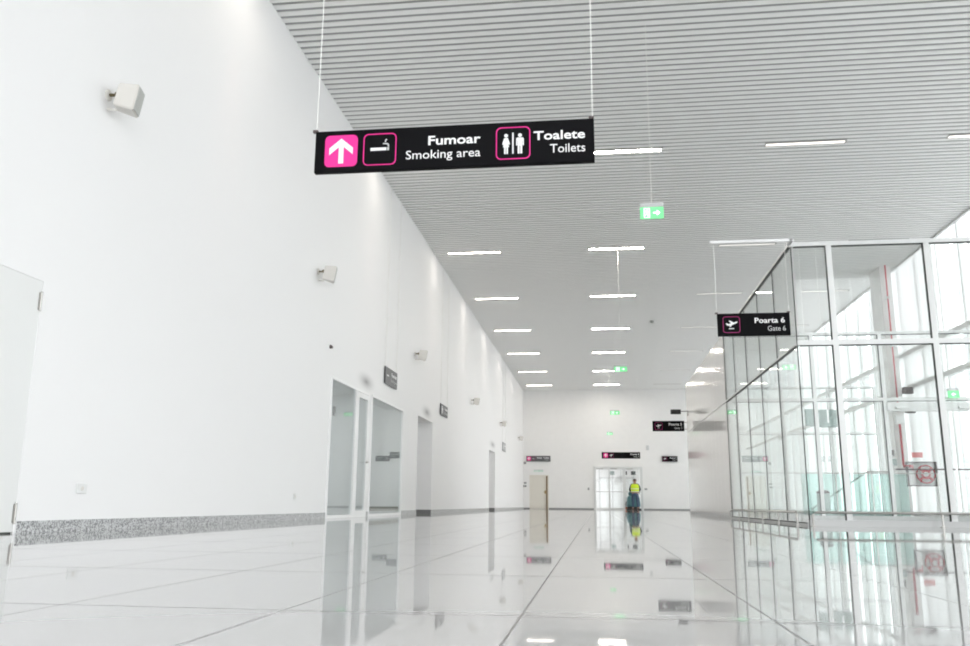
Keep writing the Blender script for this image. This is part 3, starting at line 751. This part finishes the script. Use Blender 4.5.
for (xx, z, lb) in ((9.0, 3.55, 'upper grey lamp unit beside the red pipe'), (9.01, 2.98, 'lower grey lamp unit beside the red pipe')):
    t = empty('emergency_lamp', (xx, 26.3, z), lb, 'lamp')
    link('body', bbox(0, .28, -.14, .0, 0, .20, .02), 'cabinet', t); link('lens', bbox(.04, .16, -.16, -.13, .03, .17, .01), 'cabinet', t); link('mount', boxes((.1, .2, 0, .3, .05, .15)), 'cabinet', t)
o = link('wall_label', boxes((8.62, 8.9, 24.9, 24.905, 1.62, 1.76)), 'redlabel'); tag(o, 'pale red label just above the fire hose cabinet', 'label')
t = empty('call_point', (8.62, 26.6, 1.6), 'dark and grey control pair on the white facade column', 'switch')
link('upper_unit', bbox(0, .09, -.05, 0, .16, .34, .008), 'cabinet', t); link('lower_unit', bbox(-.02, .14, -.05, 0, -.12, .08, .008), 'greyg', t)

# ------------------------------------------------------------------ cleaner and floor machine
def skin(name, verts, edges, radii, m, parent, sub=2, root=0):
    me = bpy.data.meshes.new(name); me.from_pydata([Vector(v) for v in verts], edges, []); me.update()
    o = bpy.data.objects.new('tmp', me); COL.objects.link(o)
    md = o.modifiers.new('s', 'SKIN'); ss = o.modifiers.new('u', 'SUBSURF'); ss.levels = ss.render_levels = sub
    for i, r in enumerate(radii):
        me.skin_vertices[0].data[i].radius = r if isinstance(r, tuple) else (r, r)
        me.skin_vertices[0].data[i].use_root = (i == root)
    bpy.context.view_layer.update()
    m2 = bpy.data.meshes.new_from_object(o.evaluated_get(bpy.context.evaluated_depsgraph_get()))
    bpy.data.objects.remove(o); m2.name = name; m2.materials.clear(); m2.materials.append(M[m])
    for p in m2.polygons: p.use_smooth = True
    q = bpy.data.objects.new(name, m2); COL.objects.link(q); q.parent = parent
    return q
PX, PY = 2.28, 53.6
t = empty('person', (PX, PY, 0), 'person in a yellow vest pushing the teal floor machine, seen from behind', 'person')
bv = [(0, 0, .95), (0, .01, 1.12), (0, .02, 1.32), (0, .03, 1.44), (0, .05, 1.52), (0, .08, 1.60), (0, .09, 1.68), (0, .085, 1.74),
      (-.10, 0, .90), (-.12, .06, .50), (-.13, 0, .10), (-.13, .12, .04), (.10, 0, .90), (.13, -.03, .50), (.14, -.12, .11), (.14, 0, .05),
      (-.19, .03, 1.41), (-.27, .08, 1.16), (-.22, .32, 1.04), (-.20, .41, 1.03), (.19, .03, 1.41), (.28, .08, 1.16), (.22, .32, 1.04), (.20, .41, 1.03)]
be = [(0, 1), (1, 2), (2, 3), (3, 4), (4, 5), (5, 6), (6, 7), (0, 8), (8, 9), (9, 10), (10, 11), (0, 12), (12, 13), (13, 14), (14, 15), (3, 16), (16, 17), (17, 18), (18, 19), (3, 20), (20, 21), (21, 22), (22, 23)]
br = [(.14, .10), (.13, .10), (.15, .11), (.10, .08), .055, .085, .10, .06, .085, .062, .042, .035, .085, .062, .042, .035, .06, .048, .035, .033, .06, .048, .035, .033]
body = skin('body', bv, be, br, 'skin', t)
# fingers
for s in (-1, 1):
    hb = Vector((s*.20, .41, 1.03))
    for k, (dx, ln) in enumerate(((-.03, .07), (-.01, .08), (.01, .075), (.03, .06))):
        link('finger', T([hb+Vector((dx, .01, 0)), hb+Vector((dx, .01+ln*.6, .0)), hb+Vector((dx, ln*.9, -.03)), hb+Vector((dx, ln*.55, -.05))], [.010, .009, .008, .007], 8), 'skin', body, True)
    link('thumb', T([hb+Vector((-s*.03, 0, 0)), hb+Vector((-s*.055, .03, -.01)), hb+Vector((-s*.045, .06, -.025))], [.012, .010, .008], 8), 'skin', body, True)
# trousers, jacket, vest, shoes, hair
skin('trousers', [bv[0], (0, 0, 1.03), bv[8], bv[9], (-.13, .01, .12), bv[12], bv[13], (.14, -.11, .13)], [(0, 1), (0, 2), (2, 3), (3, 4), (0, 5), (5, 6), (6, 7)], [(.165, .12), (.16, .115), .11, .085, .07, .11, .085, .07], 'trouser', t)
skin('jacket', [(0, .01, 1.1), (0, .02, 1.32), (0, .03, 1.45), bv[16], bv[17], (-.23, .29, 1.05), bv[20], bv[21], (.23, .29, 1.05)], [(0, 1), (1, 2), (2, 3), (3, 4), (4, 5), (2, 6), (6, 7), (7, 8)], [(.16, .12), (.17, .13), (.11, .09), .075, .062, .048, .075, .062, .048], 'navy', t, root=1)
skin('vest', [(0, 0, .97), (0, .01, 1.12), (0, .02, 1.30), (0, .03, 1.42), (0, .04, 1.49)], [(0, 1), (1, 2), (2, 3), (3, 4)], [(.25, .18), (.24, .17), (.26, .18), (.25, .15), (.13, .10)], 'vest', t)
for z in (1.02, 1.17):
    link('reflective_band', lathe([(.222, z), (.226, z+.005), (.226, z+.035), (.222, z+.04)], 28), 'tape', t)
for o in t.children:
    if o.name.startswith('reflective_band'):
        for v in o.data.vertices: v.co.y = v.co.y*.77+.008
skin('hair', [(0, .05, 1.645), (0, .065, 1.70), (0, .08, 1.745)], [(0, 1), (1, 2)], [.085, .105, .075], 'hair', t)
for s in (-1, 1): link('ear', lathe([(.012, -.01), (.028, 0), (.012, .01)], 10, 'X', (s*.098, .09, 1.645)), 'skin', t)
for (xx, yy) in ((-.13, .06), (.14, -.06)): link('shoe', bbox(xx-.05, xx+.05, yy-.11, yy+.17, 0, .10, .03, 3), 'shoe', t, True)

t.scale = (1.12, 1.06, 1.06)
t = empty('floor_scrubber', (2.20, 54.35, 0), 'teal walk-behind floor cleaning machine beside the far glass doors', 'cleaning machine')
bm = bbox(-.44, .44, -.25, .42, .14, .86, .16, 5)
for v in bm.verts:
    k = (v.co.z-.14)/.72; v.co.x *= 1.0-.16*k; 
link('body', bm, 'teal', t, True)
bm = bbox(-.30, .30, -.20, .34, .84, 1.12, .12, 4)
link('recovery_tank', bm, 'teal', t, True)
link('brush_deck', lathe([(.36, .05), (.38, .08), (.38, .17), (.30, .19)], 28, center=(-.04, .0, 0)), 'rubber', t)
link('edge_bumper', bbox(-.52, -.40, -.12, .12, .04, .14, .02), 'orange', t)
for xx in (-.34, .34): link('wheel', lathe([(.09, -.03), (.10, -.02), (.10, .02), (.09, .03)], 20, 'X', (xx, .30, .10)), 'rubber', t)
link('handle', T([(-.22, -.2, .95), (-.24, -.26, 1.03), (.38, -.26, 1.03), (.34, -.2, .95)], .016), 'rubber', t)
link('hose', T([(-.38, .2, .55), (-.47, .1, .35), (-.45, 0, .15)], .025), 'rubber', t)
link('squeegee', boxes((-.46, .46, -.34, -.31, .0, .07)), 'rubber', t)
